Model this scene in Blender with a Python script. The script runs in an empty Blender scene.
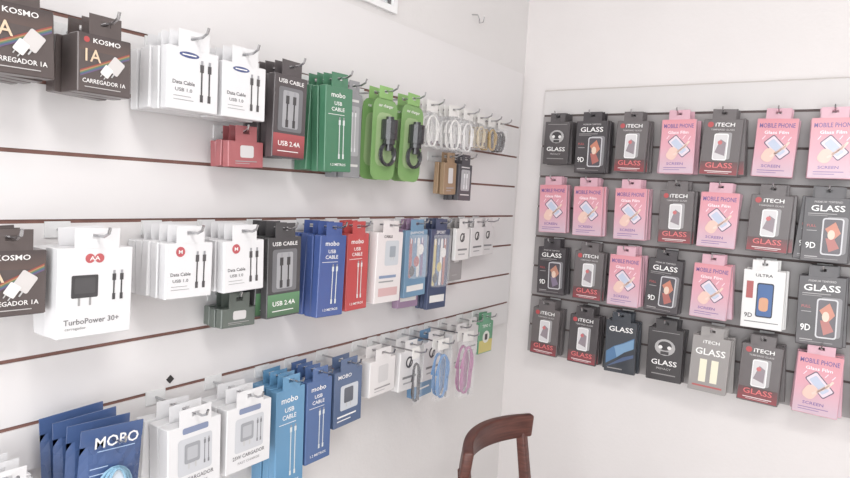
import bpy, math, random
from mathutils import Vector, Matrix
random.seed(7)
EYE=1.45
scene=bpy.context.scene
try:
    scene.view_settings.view_transform='Standard'
except Exception: pass

# ---------------------------------------------------------------- materials
def soft(c):
    g=.3*c[0]+.59*c[1]+.11*c[2]
    return tuple(12+.94*(x*.82+g*.18) for x in c[:3])
def lin(c):
    return tuple(((x/255)/12.92 if x/255<=.04045 else ((x/255+.055)/1.055)**2.4) for x in c[:3])+(1.0,)
def plain(name,col,rough=.6,noise=0.03,scale=8,metal=0.0,bump=0.0,bscale=60,trans=0.0):
    m=bpy.data.materials.new(name); m.use_nodes=True; nt=m.node_tree; b=nt.nodes['Principled BSDF']
    b.inputs['Roughness'].default_value=rough; b.inputs['Metallic'].default_value=metal
    tc=nt.nodes.new('ShaderNodeTexCoord'); n=nt.nodes.new('ShaderNodeTexNoise'); n.inputs['Scale'].default_value=scale
    n.inputs['Detail'].default_value=4
    r=nt.nodes.new('ShaderNodeValToRGB'); c=lin(col)
    r.color_ramp.elements[0].position=.3; r.color_ramp.elements[1].position=.7
    r.color_ramp.elements[0].color=tuple(max(0,x*(1-noise)) for x in c[:3])+(1,)
    r.color_ramp.elements[1].color=tuple(min(1,x*(1+noise)) for x in c[:3])+(1,)
    nt.links.new(tc.outputs['Object'],n.inputs['Vector']); nt.links.new(n.outputs['Fac'],r.inputs['Fac'])
    nt.links.new(r.outputs['Color'],b.inputs['Base Color'])
    if bump:
        n2=nt.nodes.new('ShaderNodeTexNoise'); n2.inputs['Scale'].default_value=bscale
        bp=nt.nodes.new('ShaderNodeBump'); bp.inputs['Strength'].default_value=bump; bp.inputs['Distance'].default_value=.003
        nt.links.new(tc.outputs['Object'],n2.inputs['Vector']); nt.links.new(n2.outputs['Fac'],bp.inputs['Height']); nt.links.new(bp.outputs['Normal'],b.inputs['Normal'])
    if trans: b.inputs['Transmission Weight'].default_value=trans
    return m
def printed(name,rough,coat=0.0):
    m=bpy.data.materials.new(name); m.use_nodes=True; nt=m.node_tree; b=nt.nodes['Principled BSDF']
    a=nt.nodes.new('ShaderNodeVertexColor'); a.layer_name='Col'
    nt.links.new(a.outputs['Color'],b.inputs['Base Color'])
    tc=nt.nodes.new('ShaderNodeTexCoord'); n=nt.nodes.new('ShaderNodeTexNoise'); n.inputs['Scale'].default_value=30
    mr=nt.nodes.new('ShaderNodeMapRange'); mr.inputs['To Min'].default_value=max(.05,rough-.08); mr.inputs['To Max'].default_value=rough+.08
    nt.links.new(tc.outputs['Object'],n.inputs['Vector']); nt.links.new(n.outputs['Fac'],mr.inputs['Value']); nt.links.new(mr.outputs['Result'],b.inputs['Roughness'])
    b.inputs['Coat Weight'].default_value=coat
    return m
M_CARD=printed('printed_card',.36,.35); M_PLASTIC=printed('coloured_plastic',.28,.3)
M_WIRE=plain('chrome_wire',(190,190,192),.25,metal=1.0)
M_CLEAR=bpy.data.materials.new('clear_film'); M_CLEAR.use_nodes=True
nt=M_CLEAR.node_tree; b=nt.nodes['Principled BSDF']; b.inputs['Roughness'].default_value=.12; b.inputs['Alpha'].default_value=.14
b.inputs['Base Color'].default_value=(.9,.92,.95,1)
MATS=[M_CARD,M_PLASTIC,M_WIRE,M_CLEAR]
CARD,PLAS,WIRE,CLEAR=0,1,2,3
M_WALL=plain('painted_wall',(220,217,216),.85,.025,3,bump=.15,bscale=90)
M_WALLR=plain('painted_wall_right',(219,214,213),.85,.025,3,bump=.15,bscale=90)
M_SLAT=plain('white_slat_laminate',(222,219,219),.42,.015,2)
M_SLATT=plain('pale_slat_laminate',(208,204,203),.45,.015,2)
M_TRIM=plain('muted_trim',(188,180,176),.4,.01,2)
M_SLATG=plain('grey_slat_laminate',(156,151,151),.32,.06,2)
M_EDGE=plain('brown_mdf_edge',(124,90,82),.7,.15,30)
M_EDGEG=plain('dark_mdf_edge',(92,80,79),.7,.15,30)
M_FLOOR=plain('floor_tile',(188,184,180),.4,.06,4)
M_CEIL=plain('ceiling_paint',(234,234,233),.9,.02,3)
M_FRAME=plain('white_frame',(235,235,235),.4,.02,5)
M_GASKET=plain('gasket',(110,108,108),.6,.05,5)
M_PANE=plain('frosted_pane',(240,242,244),.5,.01,5)
M_PANE.node_tree.nodes['Principled BSDF'].inputs['Transmission Weight'].default_value=.6

# ---------------------------------------------------------------- mesh builder
_txt={}
def text_geo(s):
    if s in _txt: return _txt[s]
    cu=bpy.data.curves.new('t','FONT'); cu.body=s; cu.size=1; cu.resolution_u=2; cu.offset=.012
    ob=bpy.data.objects.new('t',cu); scene.collection.objects.link(ob)
    bpy.context.view_layer.update()
    me=ob.to_mesh(); vs=[(v.co.x,v.co.y) for v in me.vertices]; fs=[tuple(p.vertices) for p in me.polygons]
    ob.to_mesh_clear(); bpy.data.objects.remove(ob); bpy.data.curves.remove(cu)
    x0=min(v[0] for v in vs); x1=max(v[0] for v in vs); y0=min(v[1] for v in vs); y1=max(v[1] for v in vs)
    g=([((v[0]-x0),(v[1]-y0)) for v in vs],fs,x1-x0,y1-y0); _txt[s]=g; return g
class MB:
    def __init__(s): s.v=[];s.f=[];s.c=[];s.m=[];s.M=Matrix.Identity(4)
    def add(s,vs,fs,col,mat=CARD):
        b=len(s.v); s.v+=[tuple(s.M@Vector(v)) for v in vs]
        if isinstance(col,list): s.c+=[lin(soft(c)) for c in col]
        else: s.c+=[lin(soft(col))]*len(vs)
        s.f+=[tuple(b+i for i in f) for f in fs]; s.m+=[mat]*len(fs)
    def box(s,x0,x1,y0,y1,z0,z1,col,mat=CARD,ch=.0):
        if ch:
            p=[(x0+ch,y0),(x1-ch,y0),(x1,y0+ch),(x1,y1-ch),(x1-ch,y1),(x0+ch,y1),(x0,y1-ch),(x0,y0+ch)]
            q=[(x0+2*ch,y0+ch),(x1-2*ch,y0+ch),(x1-ch,y0+2*ch),(x1-ch,y1-2*ch),(x1-2*ch,y1-ch),(x0+2*ch,y1-ch),(x0+ch,y1-2*ch),(x0+ch,y0+2*ch)]
            vs=[(a,b,z0) for a,b in q]+[(a,b,z0+ch) for a,b in p]+[(a,b,z1-ch) for a,b in p]+[(a,b,z1) for a,b in q]
            fs=[tuple(range(7,-1,-1)),tuple(range(24,32))]
            for r in range(3):
                for i in range(8): j=(i+1)%8; fs.append((r*8+i,r*8+j,(r+1)*8+j,(r+1)*8+i))
            s.add(vs,fs,col,mat); return
        vs=[(x0,y0,z0),(x1,y0,z0),(x1,y1,z0),(x0,y1,z0),(x0,y0,z1),(x1,y0,z1),(x1,y1,z1),(x0,y1,z1)]
        s.add(vs,[(0,3,2,1),(4,5,6,7),(0,1,5,4),(1,2,6,5),(2,3,7,6),(3,0,4,7)],col,mat)
    def rect(s,x0,z0,x1,z1,y,col,col2=None,mat=CARD):   # z0 bottom z1 top ; col bottom col2 top
        c2=col2 or col; s.add([(x0,y,z0),(x1,y,z0),(x1,y,z1),(x0,y,z1)],[(0,1,2,3)],[col,col,c2,c2],mat)
    def poly(s,pts,y,col,mat=CARD): s.add([(a,y,b) for a,b in pts],[tuple(range(len(pts)))],col,mat)
    def rrect(s,cx,cz,w,h,r,y,col,rot=0,mat=CARD,thick=0):
        pts=[]
        for (sx,sz,a0) in ((1,1,0),(-1,1,90),(-1,-1,180),(1,-1,270)):
            for k in range(4):
                a=math.radians(a0+k*30); pts.append((sx*(w/2-r)+r*math.cos(a),sz*(h/2-r)+r*math.sin(a)))
        c,n=math.cos(rot),math.sin(rot); pts=[(cx+a*c-b*n,cz+a*n+b*c) for a,b in pts]
        if thick:
            N=len(pts); vs=[(a,y,b) for a,b in pts]+[(a,y-thick,b) for a,b in pts]
            s.add(vs,[tuple(range(N,2*N)),tuple(range(N-1,-1,-1))]+[(i,(i+1)%N,N+(i+1)%N,N+i) for i in range(N)],col,mat)
        else: s.poly(pts,y,col,mat)
    def disc(s,cx,cz,rx,rz,y,col,mat=CARD,n=16): s.poly([(cx+rx*math.cos(2*math.pi*i/n),cz+rz*math.sin(2*math.pi*i/n)) for i in range(n)],y,col,mat)
    def tube(s,pts,r,col,mat=WIRE,n=6):
        pts=[Vector(p) for p in pts]; vs=[];fs=[]
        for i,p in enumerate(pts):
            t=(pts[min(i+1,len(pts)-1)]-pts[max(i-1,0)]).normalized()
            a=t.orthogonal().normalized() if i==0 else (a-t*a.dot(t)).normalized()
            b=t.cross(a)
            for k in range(n):
                q=2*math.pi*k/n; vs.append(tuple(p+a*r*math.cos(q)+b*r*math.sin(q)))
        for i in range(len(pts)-1):
            for k in range(n): l=(k+1)%n; fs.append((i*n+k,i*n+l,(i+1)*n+l,(i+1)*n+k))
        fs.append(tuple(range(n-1,-1,-1))); fs.append(tuple((len(pts)-1)*n+k for k in range(n)))
        s.add(vs,fs,col,mat)
    def text(s,t,cx,cz,w,h,y,col):   # fits text in w x h, centred
        vs,fs,W,H=text_geo(t); kx=w/W; kz=h/H
        if kx>kz*1.25: kx=kz*1.25
        s.add([(cx+(a-W/2)*kx,y,cz+(b-H/2)*kz) for a,b in vs],fs,col,CARD)
    def obj(s,name,mats=MATS,smooth=False):
        me=bpy.data.meshes.new(name); me.from_pydata(s.v,[],s.f); me.update()
        for m in mats: me.materials.append(m)
        me.polygons.foreach_set('material_index',s.m)
        at=me.color_attributes.new('Col','FLOAT_COLOR','POINT')
        at.data.foreach_set('color',[x for c in s.c for x in c])
        if smooth: me.polygons.foreach_set('use_smooth',[True]*len(me.polygons))
        o=bpy.data.objects.new(name,me); scene.collection.objects.link(o); return o

# ---------------------------------------------------------------- artwork
W_=(240,238,236);K_=(46,42,44);RED=(196,38,48)
def phone(mb,cx,cz,w,h,y,body,screen,rot=0,accent=None):
    mb.rrect(cx,cz,w,h,w*.14,y,body,rot); mb.rrect(cx,cz,w*.86,h*.92,w*.1,y-.0003,screen,rot)
    if accent:
        mb.rrect(cx-w*.05,cz-h*.12,w*.55,h*.4,w*.2,y-.0006,accent,rot)
def cable_art(mb,cx,ztop,zbot,w,y,col):
    for sx in (-1,1):
        x=cx+sx*w/2
        mb.rect(x-w*.10,zbot,x+w*.10,ztop-w*.6,y,col)
        mb.rect(x-w*.24,ztop-w*1.3,x+w*.24,ztop-w*.45,y-.0002,col)
        mb.rect(x-w*.15,ztop-w*.45,x+w*.15,ztop,y-.0002,(150,150,155))
        mb.rect(x-w*.2,zbot,x+w*.2,zbot+w*.8,y-.0002,col)
def adapter_art(mb,cx,cz,s,y,col,rot=0,pin=(190,190,190)):
    mb.rrect(cx,cz,s,s*1.15,s*.12,y,col,rot)
    c,n=math.cos(rot),math.sin(rot)
    for sx in (-.22,.22):
        px,pz=sx*s,-s*.72; mb.rrect(cx+px*c-pz*n,cz+px*n+pz*c,s*.1,s*.35,s*.03,y,pin,rot)
def st_glass(mb,w,h,y,v=0):
    mb.rect(-w*.5,-h,w*.5,-h*.7,y+.0002,(70,62,66),(48,43,46))
    mb.text('GLASS',0,-h*.17,w*.86,h*.095,y,W_); mb.text('PREMIUM TEMPERED',0,-h*.07,w*.6,h*.03,y,(170,165,165))
    mb.rect(-w*.42,-h*.25,w*.2,-h*.262,y,(150,145,145)); mb.rect(-w*.42,-h*.28,w*.0,-h*.29,y,(130,125,125))
    c=[(200,112,84),(190,124,100)][v%2]; c2=[(176,88,80),(120,104,130)][v%2]
    cx,cz,pw,ph=w*.14,-h*.61,w*.46,h*.58
    mb.rrect(cx+w*.08,cz+h*.02,pw,ph,pw*.14,y-.0001,(120,116,120))
    mb.rrect(cx,cz,pw,ph,pw*.14,y-.0003,(196,194,198)); mb.rrect(cx,cz,pw*.86,ph*.93,pw*.1,y-.0005,(74,66,74))
    mb.poly([(cx-pw*.36,cz+ph*.2),(cx+pw*.1,cz+ph*.4),(cx+pw*.38,cz+ph*.1),(cx+pw*.05,cz-ph*.1)],y-.0007,c); mb.poly([(cx-pw*.3,cz-ph*.05),(cx+pw*.1,cz-ph*.05),(cx+pw*.36,cz-ph*.3),(cx-pw*.1,cz-ph*.42)],y-.0008,c2); mb.disc(cx-pw*.05,cz+ph*.05,pw*.17,ph*.13,y-.0009,(222,190,168))
    mb.text('9D',-w*.31,-h*.76,w*.22,h*.10,y-.0004,W_); mb.rect(-w*.42,-h*.93,-w*.14,-h*.945,y,(160,155,155)); mb.rect(-w*.42,-h*.96,w*.3,-h*.97,y,(130,125,125))
    mb.text('FULL',-w*.32,-h*.45,w*.2,h*.04,y,(190,70,70)); mb.rect(-w*.42,-h*.52,-w*.2,-h*.53,y,(160,155,155))
def st_itech(mb,w,h,y,v=0):
    mb.rect(-w*.49,-h*.995,w*.49,-h*.76,y,(150,48,56),(88,60,62)); mb.text('GLASS',0,-h*.83,w*.88,h*.095,y-.0009,(230,96,98))
    mb.text('iTECH',w*.05,-h*.1,w*.6,h*.07,y,W_); mb.text('TEMPERED GLASS',0,-h*.19,w*.62,h*.03,y,(180,175,175))
    mb.disc(-w*.33,-h*.1,w*.08,w*.08,y,(190,60,64))
    mb.rrect(w*.07,-h*.48,w*.38,h*.48,w*.05,y-.0002,(150,146,148))
    phone(mb,-w*.01,-h*.5,w*.38,h*.48,y-.0003,(232,230,230),(206,202,204))
    mb.poly([(-w*.15,-h*.6),(w*.12,-h*.66),(w*.13,-h*.42),(-w*.02,-h*.36)],y-.0009,(140,126,134)); mb.disc(-w*.03,-h*.42,w*.06,w*.06,y-.0011,(206,96,98))
    mb.rect(-w*.36,-h*.93,w*.36,-h*.945,y-.0004,(222,206,206)); mb.rect(-w*.28,-h*.96,w*.28,-h*.97,y-.0004,(200,180,180))
def st_pink(mb,w,h,y,v=0):
    mb.rect(-w*.5,-h,w*.5,-h*.5,y,(200,170,186),(220,148,164)); mb.rect(-w*.5,-h*.5,w*.5,0,y,(220,148,164),(220,130,142))
    mb.text('MOBILE PHONE',0,-h*.12,w*.88,h*.08,y-.0003,(104,78,150))
    mb.text('Glass Film',0,-h*.24,w*.6,h*.055,y-.0003,(246,232,240))
    for k in range(5): mb.rrect(w*(-.3+.16*k),-h*(.33+.02*((k*7)%3)),w*.02,h*.08,w*.008,y-.0002,(240,206,220),-.6)
    phone(mb,w*.05,-h*.5,w*.34,h*.42,y-.0003,(92,80,104),(222,202,214),.75)
    mb.rrect(w*.04,-h*.5,w*.2,h*.3,w*.03,y-.0008,(180,190,214),.75)
    mb.rrect(-w*.14,-h*.64,w*.3,h*.24,w*.12,y-.0012,(230,186,170),-.5)
    for k in range(4): mb.rrect(w*(.0+.09*k),-h*(.62-.05*k),w*.06,h*.16,w*.028,y-.0015,(236,198,184),-.9+.1*k)
    mb.text('SCREEN',-w*.05,-h*.83,w*.6,h*.05,y-.0003,(120,90,160)); mb.rect(-w*.38,-h*.9,w*.3,-h*.912,y-.0003,(130,100,160)); mb.rect(-w*.38,-h*.94,w*.1,-h*.95,y-.0003,(130,100,160))
def st_whitephone(mb,w,h,y,v=0):
    mb.text('ULTRA',0,-h*.09,w*.5,h*.05,y,K_); phone(mb,w*.05,-h*.52,w*.42,h*.6,y,(40,50,70),(56,96,160),.0,(216,150,110))
    mb.text('9D',-w*.33,-h*.8,w*.2,h*.08,y,K_); mb.rect(-w*.42,-h*.9,w*.42,-h*.915,y,(120,120,120)); mb.rect(-w*.42,-h*.2,-w*.25,-h*.5,y,(180,80,80))
def st_skull(mb,w,h,y,v=0):
    mb.disc(0,-h*.36,w*.3,h*.16,y,(170,166,166)); mb.disc(0,-h*.33,w*.2,h*.09,y-.0003,(52,48,50))
    for sx in (-1,1): mb.disc(sx*w*.13,-h*.36,w*.06,h*.035,y-.0005,(225,222,220)); 
    mb.rect(-w*.12,-h*.5,w*.12,-h*.44,y-.0005,(52,48,50)); mb.text('GLASS',0,-h*.66,w*.8,h*.10,y,W_)
    mb.text('PRIVACY',0,-h*.78,w*.5,h*.04,y,(170,165,165)); mb.rect(-w*.35,-h*.88,w*.35,-h*.9,y,(140,135,135)); mb.rect(-w*.4,-h*.06,w*.4,-h*.07,y,(150,145,145))
def st_bars(mb,w,h,y,v=0):
    mb.text('iTECH',0,-h*.1,w*.55,h*.06,y,W_); mb.text('GLASS',0,-h*.28,w*.8,h*.12,y,W_)
    mb.rect(-w*.25,-h*.84,-w*.06,-h*.42,y,(232,224,196)); mb.rect(w*.06,-h*.84,w*.25,-h*.42,y,(232,224,196)); mb.rect(-w*.4,-h*.93,w*.4,-h*.9,y,(190,80,80))
def st_bluewave(mb,w,h,y,v=0):
    pts=[(-.46,-.62),(-.2,-.5),(.1,-.42),(.46,-.3),(.46,-.5),(.15,-.6),(-.1,-.72),(-.46,-.86)]
    mb.poly([(a*w,b*h) for a,b in pts],y-.0002,(66,112,160)); mb.poly([(a*w*.96,b*h*.92-.05*h) for a,b in pts[1:7]],y-.0004,(108,150,190)); mb.poly([(-w*.46,-h*.93),(w*.1,-h*.7),(w*.46,-h*.62),(w*.46,-h*.68),(w*.1,-h*.78)],y-.0006,(70,90,130))
    mb.text('GLASS',0,-h*.16,w*.8,h*.10,y,W_); mb.rect(-w*.4,-h*.93,w*.1,-h*.95,y-.0008,(150,145,145))
def st_charger(mb,w,h,y,v=0):
    mb.rect(-w*.5,-h*.3,w*.5,0,y+.0002,(92,72,66),(66,56,56))
    mb.disc(-w*.36,-h*.11,w*.055,w*.055,y,(190,60,60)); mb.text('KOSMO',w*.03,-h*.11,w*.56,h*.085,y,W_)
    rb=[(200,80,70),(214,150,90),(110,150,100),(80,120,160),(130,96,150)]
    for k,c in enumerate(rb): mb.poly([(-w*.48,-h*(.66+.022*k)),(w*.48,-h*(.22+.022*k)),(w*.48,-h*(.242+.022*k)),(-w*.48,-h*(.682+.022*k))],y-.0001*k,tuple(int(x*.8) for x in c))
    mb.text('1A',-w*.24,-h*.38,w*.3,h*.22,y-.001,(228,196,160))
    adapter_art(mb,w*.2,-h*.5,w*.26,y-.001,(206,200,198),-.6); adapter_art(mb,w*.02,-h*.62,w*.18,y-.0013,(228,224,220),-.6)
    mb.text('CARREGADOR 1A',-w*.02,-h*.83,w*.84,h*.075,y-.001,W_); mb.rect(-w*.4,-h*.93,w*.3,-h*.945,y-.001,(190,186,184))
def st_cablewhite(mb,w,h,y,v=0):
    if v==0: mb.disc(-w*.1,-h*.11,w*.2,h*.05,y,(64,78,136)); mb.rect(-w*.24,-h*.12,w*.04,-h*.10,y-.0003,W_)
    else: mb.disc(-w*.22,-h*.16,w*.1,w*.1,y,(196,70,78)); mb.text('M',-w*.22,-h*.16,w*.1,h*.07,y-.0004,W_)
    mb.text('Data Cable',-w*.2,-h*.58,w*.44,h*.065,y,(84,82,84)); mb.text('USB 1.0',-w*.2,-h*.70,w*.4,h*.06,y,(110,108,110)); mb.rect(-w*.4,-h*.8,-w*.05,-h*.81,y,(150,148,150)); mb.rect(-w*.4,-h*.86,0,-h*.87,y,(150,148,150))
    cable_art(mb,w*.24,-h*.16,-h*.86,w*.16,y,(70,66,68))
def st_turbo(mb,w,h,y,v=0):
    mb.disc(-w*.1,-h*.12,w*.065,w*.065,y,(200,76,80)); mb.disc(w*.03,-h*.12,w*.065,w*.065,y,(200,76,80))
    mb.text('AA',-w*.035,-h*.12,w*.16,h*.05,y-.0004,W_)
    mb.rrect(-w*.16,-h*.44,w*.36,h*.26,w*.02,y,(58,56,58)); mb.rrect(-w*.16,-h*.43,w*.28,h*.18,w*.02,y-.0003,(70,68,70))
    mb.rect(-w*.25,-h*.66,-w*.22,-h*.57,y,(150,148,148)); mb.rect(-w*.10,-h*.66,-w*.07,-h*.57,y,(150,148,148))
    cable_art(mb,w*.30,-h*.27,-h*.62,w*.11,y,(58,56,58)); mb.text('TurboPower 30+',-w*.05,-h*.84,w*.76,h*.065,y,(110,108,110)); mb.text('carregador',-w*.27,-h*.92,w*.34,h*.04,y,(150,148,148))
def st_darkcable(mb,w,h,y,v=0):
    mb.text('USB CABLE',0,-h*.08,w*.8,h*.05,y,W_); mb.rrect(0,-h*.42,w*.76,h*.54,w*.06,y,(108,108,112)); mb.rrect(0,-h*.42,w*.5,h*.46,w*.05,y-.0002,(160,160,164)); cable_art(mb,0,-h*.2,-h*.64,w*.22,y-.0005,(60,58,60))
    c=[(184,72,76),(86,140,92)][v]
    mb.rect(-w*.5,-h,w*.5,-h*.72,y,tuple(int(x*.7) for x in c),c); mb.text('USB 2.4A',0,-h*.84,w*.7,h*.06,y-.0004,W_); mb.rect(-w*.36,-h*.93,w*.3,-h*.94,y-.0004,W_)
def st_mobo(mb,w,h,y,v=0):
    mb.text('mobo',-w*.05,-h*.1,w*.6,h*.06,y,W_); mb.text('USB',-w*.05,-h*.2,w*.34,h*.045,y,W_); mb.text('CABLE',-w*.05,-h*.27,w*.5,h*.045,y,W_)
    cable_art(mb,w*.1,-h*.36,-h*.86,w*.16,y,(214,220,218)); mb.text('1.2 METROS',0,-h*.93,w*.7,h*.03,y,W_)
    mb.rect(-w*.42,-h*.33,w*.2,-h*.336,y,W_)
def st_whitebig(mb,w,h,y,v=0):
    mb.rrect(0,-h*.08,w*.5,h*.09,w*.03,y,(120,134,170)); mb.rrect(0,-h*.46,w*.66,h*.54,w*.05,y,(196,198,204))
    adapter_art(mb,-w*.06,-h*.42,w*.3,y-.0004,(150,152,158)); mb.rrect(-w*.06,-h*.42,w*.2,w*.22,w*.02,y-.0006,(176,178,184)); cable_art(mb,w*.22,-h*.26,-h*.64,w*.08,y-.0004,(120,120,126))
    mb.text('25W CARGADOR',0,-h*.8,w*.74,h*.06,y,(110,108,112)); mb.text('FAST CHARGE',0,-h*.9,w*.5,h*.04,y,(150,148,152))
def st_photo(mb,w,h,y,v=0):
    mb.rrect(w*.08,-h*.3,w*.55,h*.36,w*.06,y,(196,202,208)); adapter_art(mb,w*.1,-h*.28,w*.24,y-.0004,(150,160,170))
    mb.rect(-w*.38,-h*.62,w*.3,-h*.66,y,(130,150,184)); mb.rect(-w*.38,-h*.7,w*.2,-h*.72,y,(150,150,150)); mb.rect(-w*.38,-h*.92,w*.38,-h*.8,y,(214,168,168)); mb.text('CABLE',-w*.1,-h*.06,w*.4,h*.04,y,K_)
def st_adapter(mb,w,h,y,v=0):
    mb.text('MOBO',-w*.15,-h*.1,w*.5,h*.07,y,W_); mb.rrect(w*.03,-h*.5,w*.66,h*.46,w*.05,y,(196,202,210)); adapter_art(mb,w*.0,-h*.46,w*.34,y-.0004,(88,92,104))
    mb.rect(-w*.4,-h*.85,w*.3,-h*.82,y,W_); mb.rect(-w*.4,-h*.92,w*.1,-h*.9,y,W_)
def st_stripes(mb,w,h,y,v=0):
    cs=[(190,90,90),(96,136,180),(226,222,218),(120,96,146)] if v==0 else [(210,186,90),(80,120,166),(230,228,224),(186,100,86)]
    for k,c in enumerate(cs): mb.rrect(-w*.28+w*.18*k,-h*.42,w*.13,h*.6,w*.06,y-.0003,c); mb.rect(-w*.3+w*.18*k,-h*.2,-w*.26+w*.18*k,-h*.12,y-.0006,W_)
    for k,(zz,cc) in enumerate(((.3,(236,232,226)),(.48,cs[0]),(.62,(60,60,66)))): mb.disc(w*(.2-.2*k),-h*zz,w*.13,w*.15,y-.0009,cc)
    mb.rrect(0,-h*.4,w*.8,h*.66,w*.08,y-.0012,(230,232,236),0,CLEAR,.010)
    mb.text('EARPHONE' if v==0 else 'SPORT',0,-h*.04,w*.8,h*.04,y,W_); mb.rect(-w*.4,-h*.93,w*.4,-h*.84,y,cs[2])
def st_logo(mb,w,h,y,v=0):
    mb.disc(-w*.05,-h*.3,w*.18,w*.18,y,(60,56,58)); mb.disc(-w*.05,-h*.3,w*.12,w*.12,y-.0003,(226,222,220)); mb.poly([(-w*.1,-h*.4),(w*.0,-h*.4),(w*.1,-h*.16),(w*.04,-h*.16)],y-.0006,(60,56,58))
    mb.rect(-w*.35,-h*.66,w*.35,-h*.72,y,(120,118,120)); mb.rect(-w*.3,-h*.82,w*.2,-h*.86,y,(160,158,160))
def st_greenad(mb,w,h,y,v=0):
    mb.rect(-w*.5,-h,w*.5,-h*.6,y,(206,190,96)); mb.disc(0,-h*.5,w*.26,h*.2,y-.0004,(226,228,218)); mb.text('TIPO C',0,-h*.14,w*.7,h*.1,y,W_); adapter_art(mb,0,-h*.5,w*.2,y-.0008,(60,60,64))
def st_grey(mb,w,h,y,v=0):
    mb.rrect(0,-h*.45,w*.7,h*.6,w*.08,y-.0002,(176,176,180)); cable_art(mb,0,-h*.2,-h*.7,w*.2,y-.0006,(230,230,232)); mb.rect(-w*.35,-h*.85,w*.35,-h*.88,y,(220,218,216)); mb.rect(-w*.35,-h*.07,w*.3,-h*.1,y,(220,218,216))
def st_plaincube(mb,w,h,y,v=0):
    mb.rrect(w*.02,-h*.42,w*.4,h*.5,w*.05,y,(206,202,202)); mb.rect(-w*.32,-h*.8,w*.32,-h*.84,y,(150,146,148)); mb.rect(-w*.32,-h*.9,w*.1,-h*.92,y,(170,166,168))
def st_bag(mb,w,h,y,full=True):
    mb.text('MOBO',0,-h*.08,w*.7,h*.12,y-.0085,W_)
    mb.rect(-w*.3,-h*.17,w*.3,-h*.18,y-.008,(150,180,220))
    if full:
        mb.tube([( w*.3*math.cos(a*.35)*(1-.012*a), y-.008-.0002*a, -h*.62+h*.24*math.sin(a*.35)) for a in range(44)],.0022,(120,170,200),PLAS)
        mb.rrect(w*.05,-h*.55,w*.22,h*.3,.004,y-.007,(200,212,224),.3,PLAS,.006)
        for k in range(3): mb.rect(-w*.4,-h*(.34+.07*k),-w*.12,-h*(.35+.07*k),y-.009,(160,186,220))

def euro_tab(mb,w,y,th,col,tabw=.6):
    a=w*tabw/2; yb=y+th
    mb.box(-a,-.007,y,yb,-.017,.011,col); mb.box(.007,a,y,yb,-.017,.011,col)
    mb.box(-.007,.007,y,yb,.0035,.011,col); mb.box(-.007,.007,y,yb,-.017,-.0035,col)
def hook(mb,L,z=0.0):
    mb.box(-.018,.018,-.018,-.0152,z-.012,z+.012,(225,225,225),PLAS)
    mb.tube([(0,-.017,z),(0,-L*.5,z),(0,-L+.012,z+.001),(0,-L,z+.006),(0,-L-.003,z+.014)],.0022,(200,200,200),WIRE)
def base_matrix(wall,u,slot):
    z=EYE+slot-.012
    if wall=='L': return Matrix.Translation((0,u,z))@Matrix.Rotation(math.pi/2,4,'Z')
    return Matrix.Translation((u,0,z))
def stack(name,wall,u,slot,w,h,d,t,style,col,v=0,n=4,gap=.003,ch=.0012,back=None,tab=True,jit=1.0,extra=.03):
    mb=MB(); B=base_matrix(wall,u,slot); mb.M=B
    hook(mb,t+extra)
    n=max(1,min(n,int((t-.020)/(d+gap))))
    for i in range(n):
        y=-(t-i*(d+gap))
        ww,hh,cc,ss,vv=w,h,col,style,v
        if back and i>=back[0]: ww,hh,cc,ss,vv=back[1:]
        g=jit*(1 if i else .6)
        mb.M=B@Matrix.Translation((random.uniform(-.002,.002)*g*(2 if i else 1),0,0))@Matrix.Rotation(math.radians(random.uniform(-2.8,2.8))*g,4,'Y')@Matrix.Translation((0,y+d/2,0))@Matrix.Rotation(math.radians(random.uniform(-1.5,1.5))*g,4,'Z')@Matrix.Rotation(math.radians(random.uniform(-.5,.5))*g,4,'X')@Matrix.Translation((0,-d/2,0))
        if tab: euro_tab(mb,ww,0,.0008,cc)
        mb.M=mb.M@Matrix.Translation((0,0,-.016))
        mb.box(-ww/2,ww/2,0,d,-hh,0,cc,CARD,ch)
        if i==0 or (back and i==back[0]) or i==1: ss(mb,ww-.003,hh-.003,-.0005,vv)
    return mb.obj(name)

# ---------------------------------------------------------------- right wall stock
GLS=(st_glass,(56,50,54)); ITC=(st_itech,(94,86,87)); PNK=(st_pink,(212,156,172))
def rb(u,slot,kind,v=0,w=.094,h=.154):
    st,col=kind; stack('screen_protector_box','R',u,slot,w,h,.012,.084+random.uniform(-.008,.008),st,col,v,n=4,jit=1.3)
R1,R2,R3,R4=.262,.06,-.142,-.345
rb(.172,R1,(st_skull,(74,68,70)),0,.085,.135); rb(.288,R1,GLS,0,.098,.16); rb(.410,R1,ITC); rb(.542,R1,PNK); rb(.66,R1,ITC,0,.1,.156); rb(.792,R1,PNK,0,.098); rb(.916,R1,PNK,0,.1); rb(1.04,R1,GLS,1)
rb(.172,R2,PNK); rb(.290,R2,PNK); rb(.420,R2,PNK); rb(.553,R2,ITC); rb(.668,R2,PNK,0,.1); rb(.797,R2,ITC,0,.1); rb(.922,R2,GLS,0,.104,.165); rb(1.045,R2,PNK)
rb(.178,R3,GLS,1); rb(.307,R3,ITC); rb(.425,R3,PNK); rb(.538,R3,GLS,0,.098,.158); rb(.666,R3,PNK,0,.098); rb(.797,R3,(st_whitephone,(224,222,221)),0,.1,.158); rb(.927,R3,GLS,0,.104,.18); rb(1.05,R3,ITC)
rb(.180,R4,ITC); rb(.311,R4,(st_itech,(66,60,62))); rb(.424,R4,(st_bluewave,(50,54,62)),0,.094,.16); rb(.558,R4,(st_skull,(54,50,52)),0,.1,.155); rb(.684,R4,(st_bars,(146,140,138)),0,.1,.158); rb(.809,R4,ITC,0,.1,.158); rb(.942,R4,PNK,0,.102,.16); rb(1.07,R4,PNK)

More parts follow.
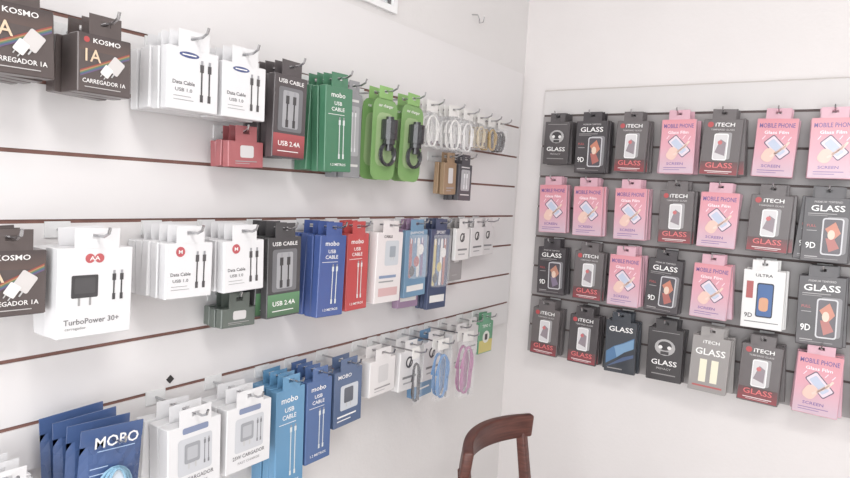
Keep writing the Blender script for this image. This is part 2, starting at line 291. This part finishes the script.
# ---------------------------------------------------------------- left wall stock
A1,A2,A3=.22,-.08,-.38
KD=(82,70,68); WH=(222,221,223)
def lb(name,u,slot,w,h,d,t,st,col,v=0,n=4,**k): return stack(name,'L',u,slot,w,h,d,t,st,col,v,n,**k)
lb('phone_charger_box',-1.630,A1+.002,.082,.084,.024,.13,st_charger,KD,n=4)
lb('phone_charger_box',-1.519,A1-.012,.074,.078,.024,.125,st_charger,KD,n=4)
lb('white_cable_box',-1.380,A1,.090,.094,.018,.125,st_cablewhite,WH,0,n=5)
lb('white_cable_box',-1.283,A1-.004,.088,.09,.018,.125,st_cablewhite,WH,0,n=5)
lb('red_accessory_box',-1.245,.092,.078,.046,.016,.085,st_plaincube,(176,84,88),0,n=3,extra=.004)
lb('usb_cable_box',-1.160,A1,.082,.152,.018,.105,st_darkcable,(74,66,68),0,n=4)
lb('usb_cable_box',-1.036,A1,.078,.17,.018,.11,st_mobo,(58,122,86),n=4)
lb('grey_cable_box',-.955,A1,.055,.18,.016,.078,st_grey,(144,144,148),n=3)
lb('phone_charger_box',-1.634,A2,.086,.084,.024,.12,st_charger,KD,n=4)
lb('wall_charger_box',-1.53,A2,.104,.123,.034,.13,st_turbo,WH,n=3)
lb('white_cable_box',-1.380,A2,.084,.088,.018,.125,st_cablewhite,WH,1,n=5)
lb('white_cable_box',-1.273,A2,.086,.088,.018,.125,st_cablewhite,WH,1,n=5)
lb('green_accessory_box',-1.248,-.207,.075,.035,.016,.085,st_plaincube,(86,96,88),0,n=3,extra=.004)
lb('usb_cable_box',-1.163,A2,.084,.152,.018,.105,st_darkcable,(66,64,66),1,n=4)
lb('usb_cable_box',-1.032,A2,.076,.168,.018,.11,st_mobo,(58,84,156),n=4)
lb('usb_cable_box',-.945,A2,.07,.168,.018,.10,st_mobo,(200,62,62),n=4)
lb('white_cable_box',-.83,A2,.098,.165,.024,.10,st_photo,(226,218,217),n=3)
lb('earphone_pack',-.69,A2,.095,.17,.012,.075,st_stripes,(104,146,180),0,n=3,back=(1,.09,.2,(150,118,150),st_stripes,0))
lb('earphone_pack',-.58,A2,.09,.215,.012,.075,st_stripes,(60,72,106),1,n=3)
lb('small_adapter_pack',-.475,A2,.075,.09,.012,.08,st_logo,(222,218,216),n=3,back=(1,.07,.15,(150,146,146),st_plaincube,0))
lb('small_adapter_pack',-.385,A2,.075,.085,.012,.075,st_logo,(216,212,212),n=3)
lb('small_adapter_pack',-.30,A2,.07,.085,.012,.065,st_logo,(206,202,202),n=3)
lb('wall_charger_box',-1.248,A3+.004,.10,.118,.026,.125,st_whitebig,WH,n=4)
lb('wall_charger_box',-1.366,A3+.004,.10,.118,.026,.13,st_whitebig,WH,n=4)
lb('wall_charger_box',-1.64,A3-.01,.08,.10,.026,.125,st_cablewhite,WH,1,n=3)
lb('usb_cable_box',-1.13,A3,.074,.21,.018,.105,st_mobo,(84,144,190),n=4)
lb('usb_cable_box',-1.05,A3,.072,.175,.018,.105,st_mobo,(66,98,156),n=4)
lb('adapter_box',-.955,A3,.09,.125,.024,.10,st_adapter,(76,98,138),n=3)
lb('small_white_box',-.835,A3,.095,.085,.026,.10,st_plaincube,(224,219,218),n=3)
lb('small_white_box',-.725,A3,.085,.10,.026,.10,st_logo,(220,217,217),n=2)
lb('small_white_box',-.60,A3,.085,.105,.026,.085,st_logo,(218,215,215),n=2,back=(1,.08,.16,(84,132,176),st_grey,0))
lb('small_white_box',-.46,A3,.09,.105,.026,.085,st_plaincube,(214,211,210),n=2)
lb('small_white_box',-.36,A3,.07,.09,.02,.065,st_logo,(206,203,202),n=2)
lb('adapter_box',-.265,A3,.085,.10,.014,.06,st_greenad,(90,158,118),n=2)

def pouch(name,u,slot,w,h,t,col,n=3):
    mb=MB(); B=base_matrix('L',u,slot); mb.M=B; hook(mb,t+.03)
    for i in range(n):
        y=-(t-i*.026)
        mb.M=B@Matrix.Rotation(math.radians(random.uniform(-5,5)),4,'Y')@Matrix.Translation((-.006*i,y,.014+.003*i))
        mb.box(-w/2,w/2,.003,.005,-.018,.006,col)
        N=8;vs=[];fs=[]
        for sgn in (-1,1):
            for a in range(N+1):
                for b in range(N+1):
                    p,q=a/N,b/N; bul=.009*max(0,math.sin(math.pi*p))**.6*max(0,math.sin(math.pi*q))**.6
                    bul*=.85+.3*random.random()
                    vs.append((-w/2+w*p,.004+sgn*bul,-h+(h-.014)*q))
        K=(N+1)**2
        for o in (0,K):
            for a in range(N):
                for b in range(N): k=o+a*(N+1)+b; fs.append((k,k+1,k+N+2,k+N+1))
        mb.add(vs,fs,col,PLAS); st_bag(mb,w,h,-.001,i==0)
    return mb.obj(name)
pouch('data_cable_pouch',-1.505,A3+.004,.092,.135,.135,(56,84,140),4)

def blister(u,slot,t,n=2):
    mb=MB(); B=base_matrix('L',u,slot); mb.M=B; hook(mb,t+.03)
    w,h=.086,.18
    for i in range(n):
        mb.M=B@Matrix.Rotation(math.radians(random.uniform(-2,2)),4,'Y')@Matrix.Translation((0,-(t-i*.03),0))
        euro_tab(mb,w,0,.001,(124,180,84),.55)
        mb.M=mb.M@Matrix.Translation((0,0,-.016))
        mb.rrect(0,-h/2,w,h,.022,.001,(110,160,80),0,CARD,.001)
        mb.rrect(0,-h*.5,w*.7,h*.66,.018,-.0005,(150,182,120))
        mb.text('car charger',0,-h*.09,w*.6,h*.05,-.0008,W_)
        if i==0:
            P=[(0,-.014,-h*.22),(0,-.014,-h*.26),(0,-.014,-h*.50),(0,-.014,-h*.56),(0,-.014,-h*.64)]
            for a,b,r in ((0,1,.009),(1,2,.019),(2,3,.014),(3,4,.007)): mb.tube([P[a],P[b]],r,(40,40,44),PLAS,12)
            mb.tube([(.024*math.cos(a*.4),-.008-.0002*a,-h*.68+.024*math.sin(a*.4)) for a in range(34)],.0036,(40,40,44),PLAS)
    mb.obj('car_charger_blister_pack')
blister(-.873,A1,.10); blister(-.768,A1,.10)

def cablepack(name,u,slot,t,col,w=.07,h=.09,n=3,tip=(200,160,90),r=.002,turns=40):
    mb=MB(); B=base_matrix('L',u,slot); mb.M=B; hook(mb,t+.03)
    for i in range(n):
        mb.M=B@Matrix.Rotation(math.radians(random.uniform(-5,5)),4,'Y')@Matrix.Translation((random.uniform(-.004,.004),-(t-i*.016),0))
        euro_tab(mb,w,0,.001,(225,222,218),.7)
        pts=[(w*.34*math.cos(a*.4)*(1-.2*math.sin(a*.13)),.002*math.sin(a*1.3)-.003,-.02-h*.5+h*.42*math.sin(a*.4)) for a in range(turns)]
        mb.tube(pts,r,col,PLAS)
        mb.box(w*.22,w*.36,-.007,-.001,-h*.98,-h*.70,col,PLAS,.001); mb.box(w*.25,w*.33,-.006,-.002,-h*1.1,-h*.98,tip,WIRE)
        mb.rect(-w/2,-.016-h,w/2,-.016,-.009,(240,240,240),mat=CLEAR)
    mb.obj(name)
cablepack('data_cable_pack',-.665,A1,.085,(230,226,222))
cablepack('data_cable_pack',-.575,A1,.09,(226,222,218),n=4)
cablepack('data_cable_pack',-.49,A1,.085,(228,224,222),n=4)
cablepack('adapter_plug_pack',-.40,A1,.075,(206,186,150),.06,.07)
cablepack('adapter_plug_pack',-.325,A1,.065,(176,140,70),.06,.07,r=.003)
cablepack('adapter_plug_pack',-.25,A1,.06,(70,62,60),.055,.07,r=.003)
lb('tall_accessory_box',-.56,.098,.06,.085,.014,.08,st_plaincube,(150,118,84),n=2)
lb('tall_accessory_box',-.48,.098,.07,.10,.014,.08,st_grey,(70,68,74),n=3)
cablepack('coiled_cable_pack',-.655,-.38,.15,(80,130,186),.07,.13,2,(180,180,180),.003)
cablepack('coiled_cable_pack',-.53,-.38,.15,(176,110,150),.075,.15,2,(180,180,180),.003)
cablepack('coiled_cable_pack',-.777,-.38,.15,(62,60,64),.04,.11,1,(180,180,180),.0026)

# ---------------------------------------------------------------- slat walls
def slatwall(name,wall,u0,u1,ztop,zbot,slots,mslat,medge,topmat=None,trim=False,g=.0035):
    mb=MB(); mb.M=Matrix.Rotation(math.pi/2,4,'Z') if wall=='L' else Matrix.Identity(4)
    edges=[ztop]+[x for s in slots for x in (s+g,s-g)]+[zbot]
    for i in range(0,len(edges),2):
        mb.box(u0,u1,-.015,-.001,EYE+edges[i+1],EYE+edges[i],(255,255,255),1 if (i==0 and topmat) else 0)
    mb.box(u0+.001,u1-.001,-.0125,-.0005,EYE+zbot+.002,EYE+ztop-.002,(255,255,255),2)
    if trim: mb.box(u0-.001,u1,-.016,-.0005,EYE+ztop,EYE+ztop+.003,(255,255,255),3)
    return mb.obj(name,[mslat,topmat or mslat,medge,M_TRIM])
slatwall('wall_slats_left','L',-3.2,-.04,.40,-.45,[.22,.12,.02,-.08,-.18,-.28,-.38],M_SLAT,M_EDGE,g=.003)
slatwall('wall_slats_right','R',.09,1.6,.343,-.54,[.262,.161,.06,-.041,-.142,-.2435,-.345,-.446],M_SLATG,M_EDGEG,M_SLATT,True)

# ---------------------------------------------------------------- room shell
def shell(name,boxes,mat):
    mb=MB()
    for b in boxes: mb.box(*b,(255,255,255),0)
    return mb.obj(name,[mat])
wy0,wy1,wz0,wz1=-1.55,-.735,1.872,2.35
shell('wall_left',[(-.12,0,-4,.12,0,wz0),(-.12,0,-4,wy0,wz0,wz1),(-.12,0,wy1,.12,wz0,wz1),(-.12,0,-4,.12,wz1,2.7)],M_WALL)
shell('wall_right',[(0,3.4,0,.12,0,2.7)],M_WALLR)
shell('wall_side',[(3.4,3.52,-4,.12,0,2.7)],M_WALL)
shell('wall_front',[(-.12,.3,-4.12,-4,0,2.7),(3.1,3.52,-4.12,-4,0,2.7),(.3,3.1,-4.12,-4,2.4,2.7)],M_WALL)
shell('floor',[(-.12,3.52,-4.12,.12,-.1,0)],M_FLOOR)
shell('ceiling',[(-.12,3.52,-4.12,.12,2.7,2.8)],M_CEIL)
shell('baseboard_right',[(.012,3.4,-.012,0,0,.07)],M_FRAME)
shell('baseboard_left',[(0,.012,-4,0,0,.07)],M_FRAME)
mb=MB()
f=.016
for b in ((-.03,.010,wy0,wy1,wz0,wz0+f),(-.03,.010,wy0,wy1,wz1-f,wz1),(-.03,.010,wy0,wy0+f,wz0+f,wz1-f),(-.03,.010,wy1-f,wy1,wz0+f,wz1-f),(-.03,.006,-1.16,-1.14,wz0+f,wz1-f)):
    mb.box(*b,(255,255,255),0)
mb.box(-.006,.002,wy0+f,wy1-f,wz0+f,wz0+f+.004,(0,0,0),1); mb.box(-.006,.002,wy1-f-.004,wy1-f,wz0+f,wz1-f,(0,0,0),1)
mb.box(-.012,-.007,wy0+f,wy1-f,wz0+f,wz1-f,(0,0,0),2)
mb.obj('window_1',[M_FRAME,M_GASKET,M_PANE])
mb=MB(); mb.tube([(0,-.367,1.965),(.02,-.367,1.962),(.026,-.367,1.95),(.022,-.36,1.94),(.03,-.35,1.945),(.032,-.35,1.96)],.0018,(120,120,120),WIRE)
mb.obj('wall_hook')
mb=MB(); mb.M=Matrix.Translation((0,-1.338,1.087))@Matrix.Rotation(math.pi/2,4,'Z')
mb.rrect(0,0,.011,.011,.001,-.0151,(40,36,36),.7,CARD,.0012); mb.obj('black_sticker')

# ---------------------------------------------------------------- chair
M_WOOD=bpy.data.materials.new('dark_brown_wood'); M_WOOD.use_nodes=True; nt=M_WOOD.node_tree; b=nt.nodes['Principled BSDF']; b.inputs['Roughness'].default_value=.4
tc=nt.nodes.new('ShaderNodeTexCoord'); mp=nt.nodes.new('ShaderNodeMapping'); mp.inputs['Scale'].default_value=(6,2,30)
n=nt.nodes.new('ShaderNodeTexNoise'); n.inputs['Scale'].default_value=5; n.inputs['Detail'].default_value=6
r=nt.nodes.new('ShaderNodeValToRGB'); r.color_ramp.elements[0].color=lin((70,38,33)); r.color_ramp.elements[1].color=lin((100,60,51)); r.color_ramp.elements[0].position=.3; r.color_ramp.elements[1].position=.7
nt.links.new(tc.outputs['Object'],mp.inputs['Vector']); nt.links.new(mp.outputs['Vector'],n.inputs['Vector']); nt.links.new(n.outputs['Fac'],r.inputs['Fac']); nt.links.new(r.outputs['Color'],b.inputs['Base Color'])
chair=bpy.data.objects.new('wooden_chair',None); scene.collection.objects.link(chair)
CX,CY,CZ=.008,.022,.002
def part(mb,name,bev=.004):
    mb.v=[(x+CX,y+CY,z+(CZ if z>.5 else 0)) for x,y,z in mb.v]
    o=mb.obj(name,[M_WOOD]); o.parent=chair
    m=o.modifiers.new('b','BEVEL'); m.width=bev; m.segments=3; m.limit_method='ANGLE'; m.angle_limit=.6
    for p in o.data.polygons: p.use_smooth=True
    return o
def sweep(path,halfw,halfh,lean=0):
    mb=MB(); vs=[];fs=[]
    for i,p in enumerate(path):
        p=Vector(p); t=(Vector(path[min(i+1,len(path)-1)])-Vector(path[max(i-1,0)])).normalized()
        nrm=Vector((t.y,-t.x,0)).normalized(); up=Vector((0,0,1))-nrm*lean
        e=halfh[i] if isinstance(halfh,list) else halfh
        for a,bb in ((-1,-1),(1,-1),(1,1),(-1,1)): vs.append(tuple(p+nrm*halfw*a+up*e*bb))
    for i in range(len(path)-1):
        for k in range(4): l=(k+1)%4; fs.append((i*4+k,i*4+l,i*4+4+l,i*4+4+k))
    fs.append((3,2,1,0)); k=(len(path)-1)*4; fs.append((k,k+1,k+2,k+3)); mb.add(vs,fs,(255,255,255),0); return mb
cyc=-.672; N=20; path=[];hh=[]
for i in range(N+1):
    q=-1+2*i/N; path.append((.262+.062*q*q, cyc+q*.165, .842)); hh.append(.033-.003*q*q)
part(sweep(path,.012,hh,-.12),'crest_rail',.006)
def beam(p0,p1,a0,a1,name):
    mb=MB(); vs=[]
    for p,(wx,wy) in ((p0,a0),(p1,a1)):
        for sx,sy in ((-1,-1),(1,-1),(1,1),(-1,1)): vs.append((p[0]+sx*wx,p[1]+sy*wy,p[2]))
    mb.add(vs,[(3,2,1,0),(4,5,6,7),(0,1,5,4),(1,2,6,5),(2,3,7,6),(3,0,4,7)],(255,255,255),0); return part(mb,name)
for k,s in enumerate((-1,1)):
    beam((.36,cyc+s*.16,.44),(.306,cyc+s*.145,.825),(.016,.012),(.012,.012),'back_post_%d'%(k+1))
    beam((.33,cyc+s*.17,0),(.36,cyc+s*.16,.45),(.014,.014),(.017,.014),'back_leg_%d'%(k+1))
    beam((.76,cyc+s*.185,0),(.745,cyc+s*.175,.43),(.014,.014),(.018,.018),'front_leg_%d'%(k+1))
    mb=MB(); mb.box(.35,.75,cyc+s*.165-.008,cyc+s*.165+.008,.2,.225,(255,255,255),0); part(mb,'side_stretcher_%d'%(k+1))
    mb=MB(); mb.box(.37,.74,cyc+s*.165-.01,cyc+s*.165+.01,.38,.43,(255,255,255),0); part(mb,'side_apron_%d'%(k+1))
mid=[(.318+.03*(-1+2*i/10)**2,cyc+(-1+2*i/10)*.15,.63) for i in range(11)]
part(sweep(mid,.008,.022,-.12),'back_slat')
mb=MB()
pts=[(.345,-.165),(.345,.165),(.55,.195),(.74,.2),(.775,.17),(.785,0),(.775,-.17),(.74,-.2),(.55,-.195)]
Np=len(pts); mb.add([(x,cyc+y,.43) for x,y in pts]+[(x,cyc+y,.46) for x,y in pts],[tuple(range(Np)),tuple(range(2*Np-1,Np-1,-1))]+[(i,(i+1)%Np,Np+(i+1)%Np,Np+i) for i in range(Np)],(255,255,255),0)
part(mb,'seat',.008)

# ---------------------------------------------------------------- light
w=bpy.data.worlds.new('world'); scene.world=w; w.use_nodes=True
w.node_tree.nodes['Background'].inputs[0].default_value=(.98,.99,1,1); w.node_tree.nodes['Background'].inputs[1].default_value=1.8
def area(name,loc,rot,sx,sy,e,col):
    l=bpy.data.lights.new(name,'AREA'); l.shape='RECTANGLE'; l.size=sx; l.size_y=sy; l.energy=e; l.color=col
    o=bpy.data.objects.new(name,l); o.location=loc; o.rotation_euler=rot; scene.collection.objects.link(o)
area('doorway_fill_light',(1.8,-3.9,1.4),(math.radians(90),0,0),2.6,2.0,62,(.97,.985,1))  # added fill light in the unseen doorway, on top of the world light
area('ceiling_fill_light',(1.7,-1.9,2.6),(0,0,0),1.2,.5,27,(1,.985,.97))  # fill light added overhead to brighten the room, out of view
mb=MB(); mb.box(1.05,2.35,-2.2,-1.6,2.63,2.7,(240,240,238),1,.01); mb.obj('ceiling_fill_housing')  # unseen housing added above the overhead fill light

# ---------------------------------------------------------------- camera
cam=bpy.data.cameras.new('camera'); co=bpy.data.objects.new('camera',cam); scene.collection.objects.link(co)
R=Matrix(((0.8191,-0.0924,0.5661),(0.5709,0.0354,-0.8203),(0.0557,0.9951,0.0818)))
co.matrix_world=Matrix.Translation((.99,-1.98,EYE))@R.to_4x4()
cam.sensor_width=36; cam.lens=36*625/850; cam.clip_start=.02
scene.camera=co
